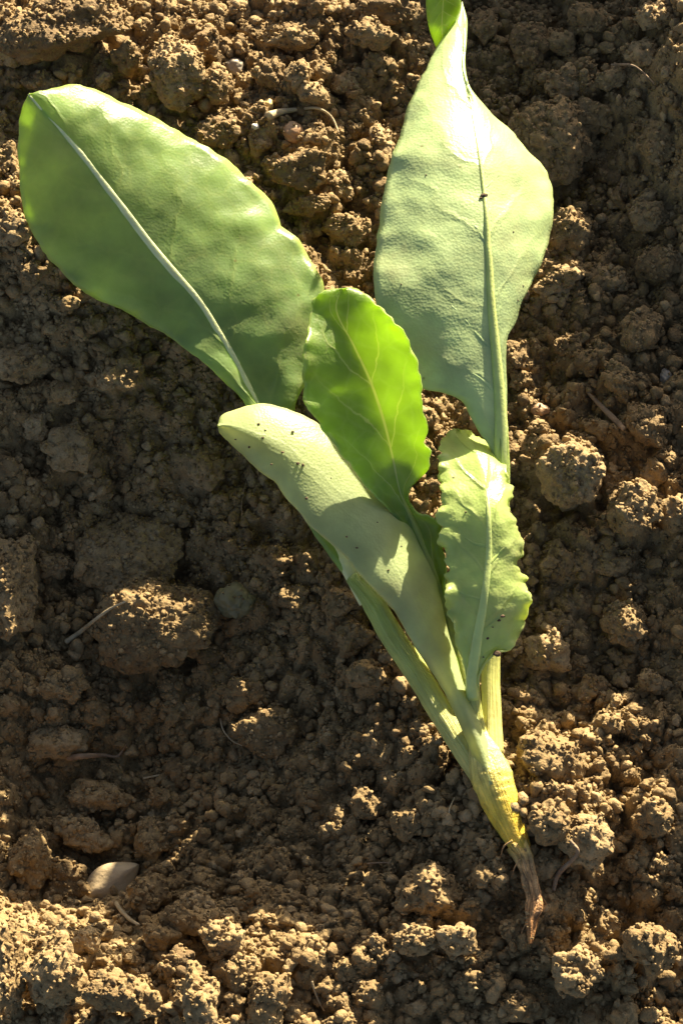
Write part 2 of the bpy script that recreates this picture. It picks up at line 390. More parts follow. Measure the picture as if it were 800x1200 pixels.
def place(px, py, rz):
    z = 0.0
    for _ in range(3):
        p = W(px, py, z)
        near = ground(p[0] + np.array([0, 6, -6, 0, 0]) * S, p[1] + np.array([0, 0, 0, 6, -6]) * S)
        z = float(near.mean()) / S + rz
    return W(px, py, z)
CLODS_DONE = []
PROUD = {(203, 80), (247, 56), (254, 102), (674, 560), (66, 1142), (343, 47), (640, 888), (738, 598), (6, 1140), (232, 1168), (280, 1146), (150, 66), (352, 200), (668, 272), (264, 1102), (135, 1162), (312, 1178), (187, 1096), (217, 1078), (206, 1128), (102, 1104), (486, 1100), (534, 1102), (670, 1140), (762, 1112), (648, 962), (708, 1086)}
def clod(px, py, rx, ry, rot, label, cat="soil clod", group=None, sink=.6, high=.88, crumbly=.75, mat=None, angular=.85, name="soil_clod", lift=0):
    if (px, py) in PROUD: high, sink = 1.05, .9 if py < 1000 else 1.15
    if (px, py) == (184, 738): high, sink = .95, .8
    R = max(rx, ry); rz = high * min(rx, ry)
    seed = int(px * 13 + py * 7)
    sub = 6 if R > 44 else 5 if R > 21 else 4
    sv, sf = clod_shape(seed, sub, R, crumbly, (rx / R, ry / R, rz / R), angular)
    a = math.radians(rot)
    sv = np.stack([sv[:, 0] * math.cos(a) - sv[:, 1] * math.sin(a), sv[:, 0] * math.sin(a) + sv[:, 1] * math.cos(a), sv[:, 2]], 1)
    c = place(px, py, rz * sink + lift)
    o = obj(name, mesh_from(name, sv, sf, mat or CLOD), loc=c)
    tag(o, label, cat, group)
    remember(sv + c, sf, 2 if name == 'pebble' else 1); CLODS_DONE.append((px, py, max(rx, ry)))
    return o
CLOD_LIST = [
    # px, py, rx, ry, rot, label
    (72, 30, 78, 46, 8, "large rounded soil mound above the tip of the left leaf"),
    (150, 66, 17, 20, 0, "knobbly sunlit clod between the large mound and the tall clod"),
    (203, 80, 32, 48, 20, "tall angular sunlit clod above the left leaf"),
    (247, 56, 18, 23, 10, "upright clod just right of the tall angular clod"),
    (254, 102, 19, 26, 0, "upright clod touching the left leaf side of the tall angular clod"),
    (343, 47, 30, 18, -5, "wide lit clod at the top between the two big leaves"),
    (386, 55, 12, 19, 0, "narrow lit clod right of the wide top clod"),
    (315, 84, 18, 22, 20, "angular clod directly under the wide top clod"),
    (350, 87, 16, 18, 0, "round lit clod in the crumbly row under the wide top clod"),
    (377, 84, 16, 15, 0, "knobbly clod in the crumbly row nearest the right leaf"),
    (362, 110, 17, 14, 0, "flat lit clod just above the dry straw end"),
    (256, 155, 27, 20, 10, "broad clod beside the upper edge of the left leaf"),
    (303, 166, 15, 18, 0, "crumbly clod below the tiny white stone"),
    (352, 200, 34, 24, 25, "broad dark clod below the reddish lump"),
    (357, 241, 30, 13, 15, "long dark clod near the notch of the left leaf"),
    (318, 192, 14, 13, 0, "small dark lump by the upper edge of the left leaf"),
    (397, 215, 18, 20, 0, "dark lump near the waist of the right leaf"),
    (412, 268, 27, 22, 0, "mossy dark clod in the gap between the big leaves"),
    (416, 152, 14, 13, 0, "lit round crumb clod left of the right leaf"),
    (448, 168, 13, 22, 0, "sunlit knobbly clod touching the right leaf"),
    (46, 98, 26, 13, -8, "flat sunlit clod touching the tip of the left leaf"),
    (12, 62, 22, 18, 0, "dim clod at the picture edge under the large mound"),
    (8, 190, 17, 22, 0, "sunlit clod left of the left leaf tip"),
    (14, 268, 24, 18, 20, "flat sunlit clod at the left side of the left leaf"),
    (40, 318, 20, 13, 15, "sunlit clod under the rounded side of the left leaf"),
    (80, 356, 14, 12, 0, "small sunlit clod under the lower edge of the left leaf"),
    (432, 42, 27, 20, 0, "dark clod left of the folded leaf tip"),
    (450, 12, 34, 17, 0, "shaded flat clod at the top left of the folded leaf tip"),
    (485, 20, 14, 17, 0, "small dark clod touching the folded leaf tip"),
    (408, 100, 17, 14, 0, "dim clod among lit crumbs left of the right leaf"),
    (570, 30, 18, 24, 0, "shaded clod just right of the folded leaf tip"),
    (622, 55, 22, 30, 10, "tall shaded clod at the upper right"),
    (657, 52, 18, 15, 0, "small pale shaded clod beside the tall shaded clod"),
    (642, 166, 50, 54, 15, "largest flat shaded clod right of the right leaf"),
    (660, 100, 22, 20, 0, "shaded clod just above the largest flat clod"),
    (715, 94, 18, 15, 0, "shaded clod under the thin faint twig"),
    (695, 135, 26, 21, 0, "dark lump right of the largest flat clod"),
    (752, 62, 20, 18, 0, "shaded round clod above the thin faint twig"),
    (690, 24, 26, 20, 0, "shaded clod at the top above the pale shaded clod"),
    (770, 20, 24, 18, 0, "shaded clod in the top right corner"),
    (712, 205, 19, 15, 0, "small shaded clod in the hollow beside the right leaf"),
    (772, 170, 24, 26, 0, "dark clod at the right picture edge level with the largest flat clod"),
    (760, 250, 22, 20, 0, "dark round clod above the upright brown slab"),
    (668, 272, 32, 26, 0, "crumbly half lit clod touching the right side of the right leaf"),
    (655, 330, 28, 17, 10, "crumbly sunlit clod beside the lower right of the right leaf"),
    (773, 315, 26, 24, 0, "shaded lump between the dark round clod and the upright slab"),
    (712, 330, 22, 18, 0, "shaded clod left of the upright brown slab"),
    (754, 388, 22, 32, -25, "upright brown slab of soil leaning at the right"),
    (605, 415, 16, 21, 0, "sunlit clod leaning on the stalk of the right leaf"),
    (638, 391, 13, 11, 0, "small lit knobbly clod above the orange pebble"),
    (657, 406, 12, 12, 0, "second lit knob right of the small knobbly clod"),
    (608, 446, 14, 13, 0, "round clod on the stalk side left of the orange pebble"),
    (632, 503, 13, 13, 0, "round clod right below the orange pebble"),
    (690, 425, 19, 17, 0, "brown clod just above the broken straw piece"),
    (727, 447, 18, 26, 15, "tall clod right of the broken straw piece top"),
    (674, 560, 38, 45, 20, "big sunlit clod at the right of the small serrated leaf"),
    (738, 598, 32, 32, 0, "big shaded clod right of the big sunlit clod"),
    (760, 500, 24, 30, 15, "tall sunlit clod at the right below the pale grey pebble"),
    (766, 552, 15, 18, 0, "small clod between the tall sunlit clod and the big shaded clod"),
    (793, 486, 14, 25, 0, "upright clod cut by the right picture edge"),
    (700, 505, 16, 14, 0, "small clod below the broken straw piece"),
    (790, 600, 18, 18, 0, "brown clod at the right edge beside the big shaded clod"),
    (27, 428, 31, 27, 10, "grey clod at the left edge below the left leaf"),
    (112, 380, 14, 14, 0, "dark clod under the drooping edge of the left leaf"),
    (68, 460, 19, 15, 0, "small clod right of the grey left edge clod"),
    (40, 500, 19, 15, 0, "small clod below the grey left edge clod"),
    (85, 525, 31, 25, 0, "broad shaded clod with a flat top under the left leaf"),
    (145, 440, 26, 22, 0, "dark clod in the deep shade under the left leaf"),
    (240, 548, 19, 27, 0, "upright shaded clod beside the pale cotyledon tip"),
    (14, 552, 20, 16, 0, "shaded clod at the left edge above the tall lit clod"),
    (12, 680, 38, 72, 0, "tall lumpy clod on the left edge catching the sun"),
    (150, 664, 64, 56, 10, "big shaded clod at the upper left of the straw strand", "soil clod", None, .4, .6),
    (184, 738, 74, 54, -5, "biggest clod under the straw strand with a sunlit crest"),
    (62, 662, 19, 14, 0, "small clod left of the big shaded clod"),
    (75, 802, 26, 18, 0, "shaded clod below the left end of the straw strand"),
    (112, 832, 19, 17, 0, "small round clod in the shade below the biggest clod"),
    (70, 868, 32, 20, 10, "shaded clod just above the thin rootlet"),
    (315, 862, 38, 28, 0, "wide shaded clod alone in the dim middle of the bed"),
    (250, 772, 21, 13, 0, "flat clod below the green grey pebble"),
    (285, 812, 22, 18, 0, "shaded clod above the wide shaded clod"),
    (348, 700, 22, 16, 0, "sunlit crumbly clod left of the left leaf stalk"),
    (400, 706, 26, 20, 20, "sunlit clod right beside the left leaf stalk"),
    (414, 748, 24, 22, 0, "sunlit lump under the left leaf stalk"),
    (325, 658, 18, 16, 0, "shaded clod under the edge of the cotyledon"),
    (430, 790, 20, 17, 0, "half lit clod below the left leaf stalk"),
    (460, 770, 14, 12, 0, "small clod tucked against the left leaf stalk"),
    (735, 730, 26, 26, 0, "shaded round clod in the dim right side of the bed"),
    (640, 765, 27, 22, 0, "shaded clod right of the lowest leaf serrations"),
    (715, 660, 22, 18, 0, "shaded clod below the big shaded clod"),
    (765, 802, 24, 18, 0, "dim clod near the right edge below the round one"),
    (690, 810, 20, 16, 0, "dim clod right of the joined stalks"),
    (712, 850, 20, 16, 0, "dim clod above the flat sunlit slab at the right"),
    (640, 888, 40, 32, -15, "pale sunlit slab beside the crown of the root"),
    (648, 962, 24, 22, 0, "sunlit lump to the right of the yellow root"),
    (690, 985, 32, 28, 0, "flat clod right of the sunlit lump by the root"),
    (762, 955, 24, 22, 0, "shaded round clod at the lower right"),
    (793, 985, 14, 22, 0, "shaded clod at the right edge of the lower bed"),
    (118, 930, 36, 20, -8, "long rounded shaded clod below the thin rootlet"),
    (97, 980, 34, 23, -15, "shaded clod between the long rounded clod and the husk"),
    (36, 1008, 28, 33, 0, "shaded clod at the lower left edge"),
    (82, 1030, 24, 27, 0, "dark angular clod touching the left of the pale husk"),
    (190, 935, 14, 14, 0, "small round clod right of the long rounded clod"),
    (178, 985, 18, 28, -15, "tall shaded clod above the pale husk"),
    (172, 1050, 23, 23, 0, "round clod touching the right of the pale husk"),
    (330, 1005, 13, 13, 0, "small round clod in the shaded crumbs of the lower middle"),
    (230, 1058, 17, 15, 0, "sunlit knobbly clod above the bright front row"),
    (187, 1096, 20, 16, 0, "sunlit round clod below the husk stalk"),
    (217, 1078, 26, 15, -20, "sunlit slanted clod right of the husk stalk"),
    (264, 1102, 25, 18, -8, "smooth sunlit clod with a flat top in the front row"),
    (297, 1092, 11, 9, 0, "small pale lit clod right of the smooth flat topped clod"),
    (66, 1142, 29, 42, 0, "big sunlit clod in the bottom left corner"),
    (6, 1140, 20, 60, 0, "tall sunlit clod cut by the bottom left edge"),
    (102, 1104, 16, 14, 0, "sunlit clod above the big bottom left clod"),
    (135, 1162, 29, 22, 0, "sunlit double clod right of the big bottom left clod"),
    (168, 1178, 18, 20, 0, "smooth round clod at the bottom edge"),
    (206, 1128, 17, 15, 0, "sunlit crumb clod above the tall front clod"),
    (232, 1168, 21, 34, 10, "tall sunlit front clod at the bottom"),
    (280, 1146, 26, 24, 0, "sunlit knobbly front clod with smooth side in shade"),
    (312, 1178, 26, 30, 0, "rounded clod at the bottom edge with its right side in shade"),
    (428, 942, 19, 15, -20, "clod with one bright edge left of the root"),
    (480, 965, 20, 18, 0, "dim clod left of the lower root"),
    (497, 1046, 32, 34, 0, "large dark lump left of the dry root end"),
    (486, 1100, 24, 18, 0, "sunlit crumbly clump below the large dark lump"),
    (534, 1102, 20, 19, 0, "sunlit crumbly clump between the first clump and the dry root end"),
    (598, 1092, 13, 13, 0, "small lit clod touching the dry root end"),
    (640, 1010, 15, 17, 0, "sunlit clod right of the dry root end"),
    (670, 1140, 28, 26, -10, "sunlit clod alone right below the dry root end"),
    (708, 1086, 16, 16, 0, "lit pointed clod at the lower right"),
    (762, 1112, 27, 33, 15, "sunlit clod of stuck crumbs near the lower right corner"),
    (783, 1078, 16, 14, 0, "lit clod at the right edge above the stuck crumbs clod"),
    (603, 1182, 26, 18, 0, "sunlit clod at the bottom edge right of centre"),
    (430, 1165, 24, 18, 0, "half lit clod at the bottom edge left of the bright clump"),
]
for c in CLOD_LIST: clod(*c)
# stones
def stone(px, py, rx, ry, rot, mat, label, sink=.75):
    clod(px, py, rx, ry, rot, label, "pebble", None, sink, .8, .12, STONES[mat], .35, "pebble", 2)
stone(631, 480, 13, 8.5, 0, "orange_stone", "smooth oval orange brown pebble right of the right leaf stalk")
stone(276, 704, 23, 23, 0, "green_grey_stone", "smooth round green grey pebble beside the biggest clod", 1.0)
stone(314, 123, 8, 8, 0, "yellow_stone", "small round yellow pebble left of the dry straw end")
stone(299, 148, 5, 4.5, 0, "white_stone", "tiny white pebble below the small yellow pebble")
stone(345, 156, 14, 16, 20, "orange_stone", "reddish brown lump below the dry straw end")
stone(780, 441, 9, 10, 0, "grey_stone", "pale round pebble near the right picture edge")
stone(275, 78, 12, 14, 20, "grey_stone", "grey oval pebble right of the upright clods")

# smaller lumps: fourteen shapes, each copy a clod of its own
MID = [mesh_from("soil_lump", *clod_shape(900 + k, 4, 11, .9, (1, random.uniform(.7, 1), random.uniform(.65, .9)), .9), CLOD) for k in range(14)]
def region(px, py):
    if px > 560 and py < 450: return "small shaded soil lump on the bed right of the right leaf", "lumps right of the right leaf"
    if px > 590: return "small soil lump on the bed right of the stalks and root", "lumps right of the stalks and root"
    if py > 1060: return "small soil lump in the front row along the bottom", "lumps along the bottom"
    if py < 300 and px > 190: return "small soil lump between the two big leaves", "lumps between the big leaves"
    if py < 370: return "small sunlit soil lump around the tip of the left leaf", "lumps around the left leaf tip"
    if py < 800 and px < 420: return "small shaded soil lump below the left leaf", "lumps below the left leaf"
    return "small soil lump in the dim lower middle of the bed", "lumps in the lower middle"
LANDMARKS = [(c[0], c[1], max(c[2], c[3]), c[5]) for c in CLOD_LIST]
TAKEN = set()
def beside(px, py):
    """Name a lump by the clod next to it and the side it lies on."""
    for x, y, R, lab in sorted(LANDMARKS, key=lambda c: math.hypot(px - c[0], py - c[1]) - c[2])[:14]:
        dx, dy = px - x, py - y
        side = ("right of" if dx > 0 else "left of") if abs(dx) > abs(dy) else ("below" if dy > 0 else "above")
        text = f"small soil lump {side} the {lab}"
        if len(text.split()) > 16: text = f"lump {side} the {lab}"
        if len(text.split()) <= 16 and text not in TAKEN:
            TAKEN.add(text); return text
    return region(px, py)[0]
def under_leaf(px, py):
    a = px > 60 and py > 130 and py < 430 and px < 360 and (py - 105) > (px - 130) * .75 and (py - 300) < (px - 55) * .8
    b = 455 < px < 635 and 90 < py < 400
    c = 370 < px < 590 and 360 < py < 640 and px > py - 190
    return a or b or c
n_mid, tries = 0, 0
while n_mid < 168 and tries < 9000:
    tries += 1
    px, py = random.uniform(-10, 810), random.uniform(-10, 1210)
    r = 6.5 + 9.0 * random.random() ** 2.2
    if under_leaf(px, py): continue
    if any((px - a) ** 2 + (py - b) ** 2 < (.8 * R + .9 * r) ** 2 for a, b, R in CLODS_DONE): continue
    grp = region(px, py)[1]; lab = beside(px, py)
    o = obj("soil_lump", random.choice(MID), loc=place(px, py, r * .45), rot=(random.uniform(-.5, .5), random.uniform(-.5, .5), random.uniform(0, 6.28)))
    o.scale = (r / 11,) * 3
    tag(o, lab, "soil clod", grp)
    CLODS_DONE.append((px, py, r)); n_mid += 1

# ------------------------------------------------------------------ loose crumbs
tree = BVHTree.FromPolygons(np.concatenate(BV).tolist(), np.concatenate(BF).tolist(), all_triangles=True)
def drop(x, y): return tree.ray_cast(Vector((x, y, 1.0)), Vector((0, 0, -1)))
proto_col = bpy.data.collections.new("crumb_shapes")
for k in range(12):
    pv, pf = clod_shape(700 + k, 3 if k < 6 else 2, 5, 1.0, (1, random.uniform(.65, 1), random.uniform(.6, .95)), 1.0)
    proto_col.objects.link(bpy.data.objects.new("crumb_shape", mesh_from("crumb_shape", pv, pf, CLOD)))
P, SC, RT, IX = [], [], [], []
KIND = np.concatenate(KIND)
N_CR = 72000
xs = rng.uniform(-.52, .52, N_CR); ys = rng.uniform(-.80, .90, N_CR)
dens = vnoise(np.stack([xs, ys], 1) / S / 70, 77)
for x, y, dn in zip(xs, ys, dens):
    u = random.random()
    r = 1.7 + 1.6 * (u ** -.46 - 1)
    r = min(r, 9.5) * (1 + .25 * dn)
    hit = drop(x, y)
    if hit[0] is None: continue
    if hit[1].z < .25 and r > 4: continue
    k = KIND[hit[2]]
    if (k == 2 and (r > 2.2 or random.random() < .7)) or (k == 1 and (r > 5 or random.random() < .3)): continue
    P.append(hit[0] + hit[1] * (r * .35 * S)); SC.append(r / 5)
    RT.append((random.uniform(0, 6.28), random.uniform(0, 6.28), random.uniform(0, 6.28))); IX.append(random.randrange(12))
cm = bpy.data.meshes.new("soil_crumbs"); cm.from_pydata(P, [], [])
for nm, ty, dat in (("size", 'FLOAT', SC), ("shape", 'INT', IX)):
    cm.attributes.new(nm, ty, 'POINT').data.foreach_set("value", dat)
cm.attributes.new("turn", 'FLOAT_VECTOR', 'POINT').data.foreach_set("vector", np.array(RT).ravel())
crumbs = obj("soil_crumbs", cm); tag(crumbs, "loose fine soil crumbs covering the bed", kind="stuff")
ng = bpy.data.node_groups.new("crumbs", 'GeometryNodeTree')
ng.interface.new_socket("Geometry", in_out='INPUT', socket_type='NodeSocketGeometry')
ng.interface.new_socket("Geometry", in_out='OUTPUT', socket_type='NodeSocketGeometry')
gi, go = ng.nodes.new("NodeGroupInput"), ng.nodes.new("NodeGroupOutput")
ci = ng.nodes.new("GeometryNodeCollectionInfo"); ci.inputs["Collection"].default_value = proto_col
ci.inputs["Separate Children"].default_value = True; ci.inputs["Reset Children"].default_value = True
ip = ng.nodes.new("GeometryNodeInstanceOnPoints"); ip.inputs["Pick Instance"].default_value = True
def named(nm, ty):
    a = ng.nodes.new("GeometryNodeInputNamedAttribute"); a.data_type = ty; a.inputs["Name"].default_value = nm; return a.outputs[0]
ng.links.new(gi.outputs[0], ip.inputs["Points"]); ng.links.new(ci.outputs[0], ip.inputs["Instance"])
ng.links.new(named("shape", 'INT'), ip.inputs["Instance Index"])
e2r = ng.nodes.new("FunctionNodeEulerToRotation"); ng.links.new(named("turn", 'FLOAT_VECTOR'), e2r.inputs[0])
ng.links.new(e2r.outputs[0], ip.inputs["Rotation"]); ng.links.new(named("size", 'FLOAT'), ip.inputs["Scale"])
ng.links.new(ip.outputs[0], go.inputs[0])
crumbs.modifiers.new("crumbs", 'NODES').node_group = ng

# ------------------------------------------------------------------ the seedling
def resample(pts, n, ease=None):
    """Catmull-Rom through (x, y, z) plan points, n samples by arc length."""
    p = np.array(pts, float); e = np.vstack([2 * p[0] - p[1], p, 2 * p[-1] - p[-2]])
    out = []
    for k in range(1, len(e) - 2):
        t = np.linspace(0, 1, 24, endpoint=False)[:, None]
        a, b, c, d = e[k - 1], e[k], e[k + 1], e[k + 2]
        out.append(.5 * (2 * b + (c - a) * t + (2 * a - 5 * b + 4 * c - d) * t ** 2 + (3 * b - a - 3 * c + d) * t ** 3))
    out = np.vstack(out + [p[-1:]])
    s = np.r_[0, np.cumsum(np.hypot(*np.diff(out[:, :2], axis=0).T))]; s /= s[-1]
    u = np.linspace(0, 1, n) if ease is None else ease
    return np.stack([np.interp(u, s, out[:, k]) for k in range(3)], 1)

root_base = W(572, 900, 0)
seedling = bpy.data.objects.new("beet_seedling", None); COL.objects.link(seedling)
seedling.location = (root_base[0], root_base[1], float(ground(root_base[0], root_base[1])))
seedling.empty_display_size = .05
tag(seedling, "uprooted green seedling with broad leaves and a yellow root lying on the soil", "seedling")
BASE = np.array(seedling.location)

def blade(name, left, mid, right, mat, label, n=110, m=13, bulge=(0, 0), ripple=3.0, edge_wave=0.0, serr=0.0, thick=4.5, seed=1, extra=None, round_edge=False):
    """Closed leaf blade from its two margins and midrib, each a list of (px, py, z)."""
    ease = np.linspace(0, 1, n) ** 1.25
    L, M, R = (resample(q, n, ease) for q in (left, mid, right))
    vs = np.linspace(0, 1, m)
    cols = []
    s1 = np.linspace(0, 1, n)
    for side, E, bu in ((-1, L, bulge[0]), (1, R, bulge[1])):
        for v in (vs[:0:-1] if side < 0 else vs):
            q = M + (E - M) * v
            q[:, 2] += bu * np.sin(math.pi * v) * np.sin(math.pi * np.clip(s1 * 1.05, 0, 1)) ** .6
            q[:, 2] += ripple * v ** .7 * fbm(np.stack([q[:, 0], q[:, 1]], 1) / 38, seed, 3) * np.sin(math.pi * s1) ** .4
            if v > .6:
                k = ((v - .6) / .4) ** 2
                nz = fbm(np.stack([s1 * 22, np.full(n, seed + side)], 1), seed + 9, 2)
                q[:, 2] += edge_wave * k * nz
                dr = (E - M)[:, :2]; ln = np.hypot(*dr.T)[:, None] + 1e-6
                q[:, :2] += dr / ln * (serr * k * fbm(np.stack([s1 * 60, np.full(n, seed * 3 + side)], 1), seed + 4, 2))[:, None] * np.sin(math.pi * s1)[:, None] ** .3
            cols.append((v, q))
    vv = np.array([c[0] for c in cols]); G = np.stack([c[1] for c in cols], 1)       # n x (2m-1) x 3
    PW = W(G[..., 0], G[..., 1], G[..., 2])
    du = np.gradient(PW, axis=0); dv = np.gradient(PW, axis=1)
    N = np.cross(dv, du); N /= np.linalg.norm(N, axis=-1)[..., None] + 1e-12
    if (N[..., 2].mean()) < 0: N = -N
    if round_edge: tt = thick * S * np.sqrt(np.clip(1 - vv ** 2 * .96, .02, 1))[None, :, None] * np.ones((n, 1, 1))
    else: tt = thick * S * (1 - .65 * np.clip((vv - .8) / .2, 0, 1))[None, :, None] * np.ones((n, 1, 1))
    tt = tt * (np.clip(s1 * 14, .25, 1))[:, None, None]
    top = PW + N * tt * .5; bot = PW - N * tt * .5
    w = len(vv); q = n * w
    VV = np.vstack([top.reshape(-1, 3), bot.reshape(-1, 3)]) - BASE
    i = (np.arange(n - 1)[:, None] * w + np.arange(w - 1)[None]).ravel()
    Ft = np.stack([i, i + 1, i + w + 1, i + w], 1); Fb = np.stack([i, i + w, i + w + 1, i + 1], 1) + q
    rimv = np.r_[np.arange(w), np.arange(1, n) * w + w - 1, (n - 1) * w + np.arange(w - 2, -1, -1), np.arange(n - 2, 0, -1) * w]
    nx_ = np.roll(rimv, -1)
    Fr = np.stack([rimv, rimv + q, nx_ + q, nx_], 1)
    FF = np.vstack([Ft, Fb, Fr])
    me = mesh_from(name, VV, FF, mat)
    uvl = me.uv_layers.new(name="leaf")
    uu = np.tile(np.stack([np.repeat(s1[:, None], w, 1), np.repeat(vv[None], n, 0)], -1).reshape(-1, 2), (2, 1))
    li = np.empty(len(me.loops), np.int32); me.loops.foreach_get("vertex_index", li)
    uvl.data.foreach_set("uv", uu[li].ravel())
    bm = bmesh.new(); bm.from_mesh(me); bmesh.ops.recalc_face_normals(bm, faces=bm.faces); bm.to_mesh(me); bm.free()
    o = obj(name, me, seedling); tag(o, label)
    GG = G.reshape(-1, 3)
    def on(x, y, up=0.0):
        d = (GG[:, 0] - x) ** 2 + (GG[:, 1] - y) ** 2; k = np.argsort(d)[:4]; w_ = 1 / (d[k] + .5)
        return (x, y, float((GG[k, 2] * w_).sum() / w_.sum()) + thick * .5 + up)
    return o, on, L, R
def tube(name, pts, radii, mat, parent, label=None, n=60, seg=12, flat=1.0, groove=0.0, knob=0.0, kstep=.35, seed=3, lift=0.0, cap=True):
    """Tapered stalk through plan points (px, py, z) with radii in plan units."""
    c = resample([p[:3] for p in pts], n)
    rr = np.interp(np.linspace(0, 1, n), np.linspace(0, 1, len(radii)), radii)
    c[:, 2] += lift
    PW = W(c[:, 0], c[:, 1], c[:, 2])
    T = np.gradient(PW, axis=0); T /= np.linalg.norm(T, axis=1)[:, None]
    side = np.cross(T, -FWD[None]); side /= np.linalg.norm(side, axis=1)[:, None]
    up = np.cross(side, T)
    a = np.linspace(0, 2 * math.pi, seg, endpoint=False)
    ang = 1 + groove * np.cos(5 * a)[None] + knob * vnoise(np.stack([np.repeat(np.arange(n) * kstep, seg), np.tile(np.cos(a) * 1.5 + 9, n), np.tile(np.sin(a) * 1.5, n)], 1), seed).reshape(n, seg)
    V_ = PW[:, None] + (side[:, None] * np.cos(a)[None, :, None] + up[:, None] * (flat * np.sin(a))[None, :, None]) * (rr[:, None] * ang)[..., None] * S
    V_ = V_.reshape(-1, 3)
    F_ = [[k * seg + j, k * seg + (j + 1) % seg, (k + 1) * seg + (j + 1) % seg, (k + 1) * seg + j] for k in range(n - 1) for j in range(seg)]
    F_ += [list(range(seg))[::-1], [(n - 1) * seg + j for j in range(seg)]]
    base = BASE if parent else V_.mean(0)
    me = mesh_from(name, V_ - base, F_, mat)
    me.attributes.new('skin', 'FLOAT_VECTOR', 'POINT').data.foreach_set('vector', np.stack([np.tile(np.cos(a) * 2.4, n), np.tile(np.sin(a) * 2.4, n), np.repeat(np.linspace(0, 1.6, n), seg)], 1).ravel())
    me.attributes.new('along', 'FLOAT', 'POINT').data.foreach_set('value', np.repeat(np.linspace(0, 1, n), seg))
    o = obj(name, me, parent, (0, 0, 0) if parent else base)
    if label: o["label"] = label
    return o

def veins(o, on, lines, radii, mat, up=0.0):
    """Raised side veins that lie on the blade."""
    for pts in lines:
        p = resample([(x, y, 0) for x, y in pts], 14)
        tube("vein", [on(x, y, up) for x, y, _ in p], radii, mat, o, n=40, seg=8, flat=.6)

def specks(o, on, spots, mat=None):
    """Bits of soil stuck to the skin, one joined mesh."""
    bm = bmesh.new()
    for x, y, q in spots:
        p = W(*on(x, y, q * .4)) - BASE
        g = bmesh.ops.create_icosphere(bm, subdivisions=2, radius=q * .8 * S)
        ax, ay = random.uniform(.7, 1.6), random.uniform(.6, 1.2)
        for v in g["verts"]:
            k = random.uniform(.85, 1.1); v.co = Vector((v.co.x * ax * k, v.co.y * ay * k, v.co.z * .7 * k)) + Vector(p)
    sm = bpy.data.meshes.new("soil_specks"); bm.to_mesh(sm); bm.free(); sm.materials.append(mat or SPECK)
    tag(obj("soil_specks", sm, o), kind="stuff")

# --- left leaf: broad, its plane skims the sunlight
def zl(px, py): return 76 + .25 * (470 - py) - .165 * (px - 290)
left_m = [(34, 110), (50, 130), (75, 157), (100, 187), (125, 220), (150, 252), (175, 285), (200, 315), (232, 352), (250, 380), (272, 417), (300, 472)]
left_l = [(34, 110), (25, 130), (22, 160), (22, 192), (24, 225), (30, 252), (42, 282), (57, 302), (75, 320), (95, 340), (117, 352), (140, 362), (165, 376), (200, 395), (225, 414), (250, 435), (267, 451), (287, 474)]
left_r = [(34, 110), (55, 105), (85, 100), (107, 104), (130, 114), (162, 129), (200, 149), (255, 180), (275, 195), (292, 212), (307, 227), (320, 240), (326, 256), (328, 266), (338, 271), (352, 285), (362, 300), (372, 315), (379, 330), (380, 355), (374, 395), (362, 440), (345, 480)]
def withz(pts, f, d=0):
    k = np.linspace(0, 1, len(pts)); return [(x, y, f(x, y) + d * math.sin(math.pi * min(1, t * 1.15))) for (x, y), t in zip(pts, k)]
tail_m = [(340, 545, 62), (385, 625, 52), (430, 705, 42)]
o, on, _l, _r = blade("leaf", withz(left_l, zl, -32) + [(338, 575, 58), (375, 636, 52), (402, 673, 47), (428, 706, 44)],
    withz(left_m, zl, 0) + tail_m, withz(left_r, zl, -22) + [(352, 545, 62), (402, 622, 54), (440, 700, 42)],
    LEAF_A, "large broad leaf spread to the upper left with a pale midrib", bulge=(4, 8), ripple=4.8, edge_wave=3, serr=1.5, seed=5, n=140, m=16)
tube("midrib", withz(left_m, zl, 0) + tail_m, [1.6, 4, 4.6, 4.6, 4.6, 4.8, 5.4, 6.4, 8, 10], RIB, o, n=80, flat=.34, lift=1.2)
tube("petiole", [(412, 676, 46), (435, 703, 46), (459, 744, 38), (489, 789, 34), (517, 835, 34), (545, 881, 38), (572, 926, 44)], [8, 13, 14, 14, 14, 14, 13, 10], STALK, o, n=60, seg=30, flat=.8, knob=.04, groove=.035)
veins(o, on, ([(312, 482), (326, 452), (341, 424), (340, 395)],), [1.6, 1.2, .6], LEAF_A, -1)

# --- right leaf: arched, shows its pale underside
def zr_(py): return np.interp(py, [-40, 10, 100, 180, 260, 340, 420, 540, 700, 870], [92, 114, 158, 188, 192, 176, 150, 112, 72, 46])
rm = [(541, 2), (543, 40), (543, 78), (547, 102), (553, 135), (561, 180), (567, 225), (570, 255), (571, 285), (573, 310), (575, 355), (579, 400), (583, 445), (586, 490), (588, 545)]
rl = [(541, 2), (537, 18), (522, 39), (511, 57), (493, 93), (480, 120), (469, 156), (459, 186), (453, 210), (447, 240), (442, 282), (439, 304), (438, 340), (448, 385), (470, 432), (493, 454), (519, 460), (540, 469), (552, 490), (564, 511), (573, 523), (580, 540)]
rr_ = [(541, 2), (546, 24), (545, 48), (542, 72), (543, 87), (549, 104), (564, 120), (582, 140), (600, 156), (618, 177), (633, 192), (643, 213), (648, 234), (646, 258), (642, 284), (634, 307), (624, 328), (612, 352), (603, 379), (594, 394), (592, 420), (593, 470), (594, 540)]
def ldrop(y): return float(np.interp(y, [0, 120, 260, 330, 420, 540], [.15, .20, .18, -.02, -.15, -.12]))
def edge(pts, mid, drop):
    out = []
    for x, y in pts:
        mx = np.interp(y, [q[1] for q in mid], [q[0] for q in mid])
        out.append((x, y, float(zr_(y)) - (ldrop(y) if drop is None else drop) * abs(x - mx)))
    return out
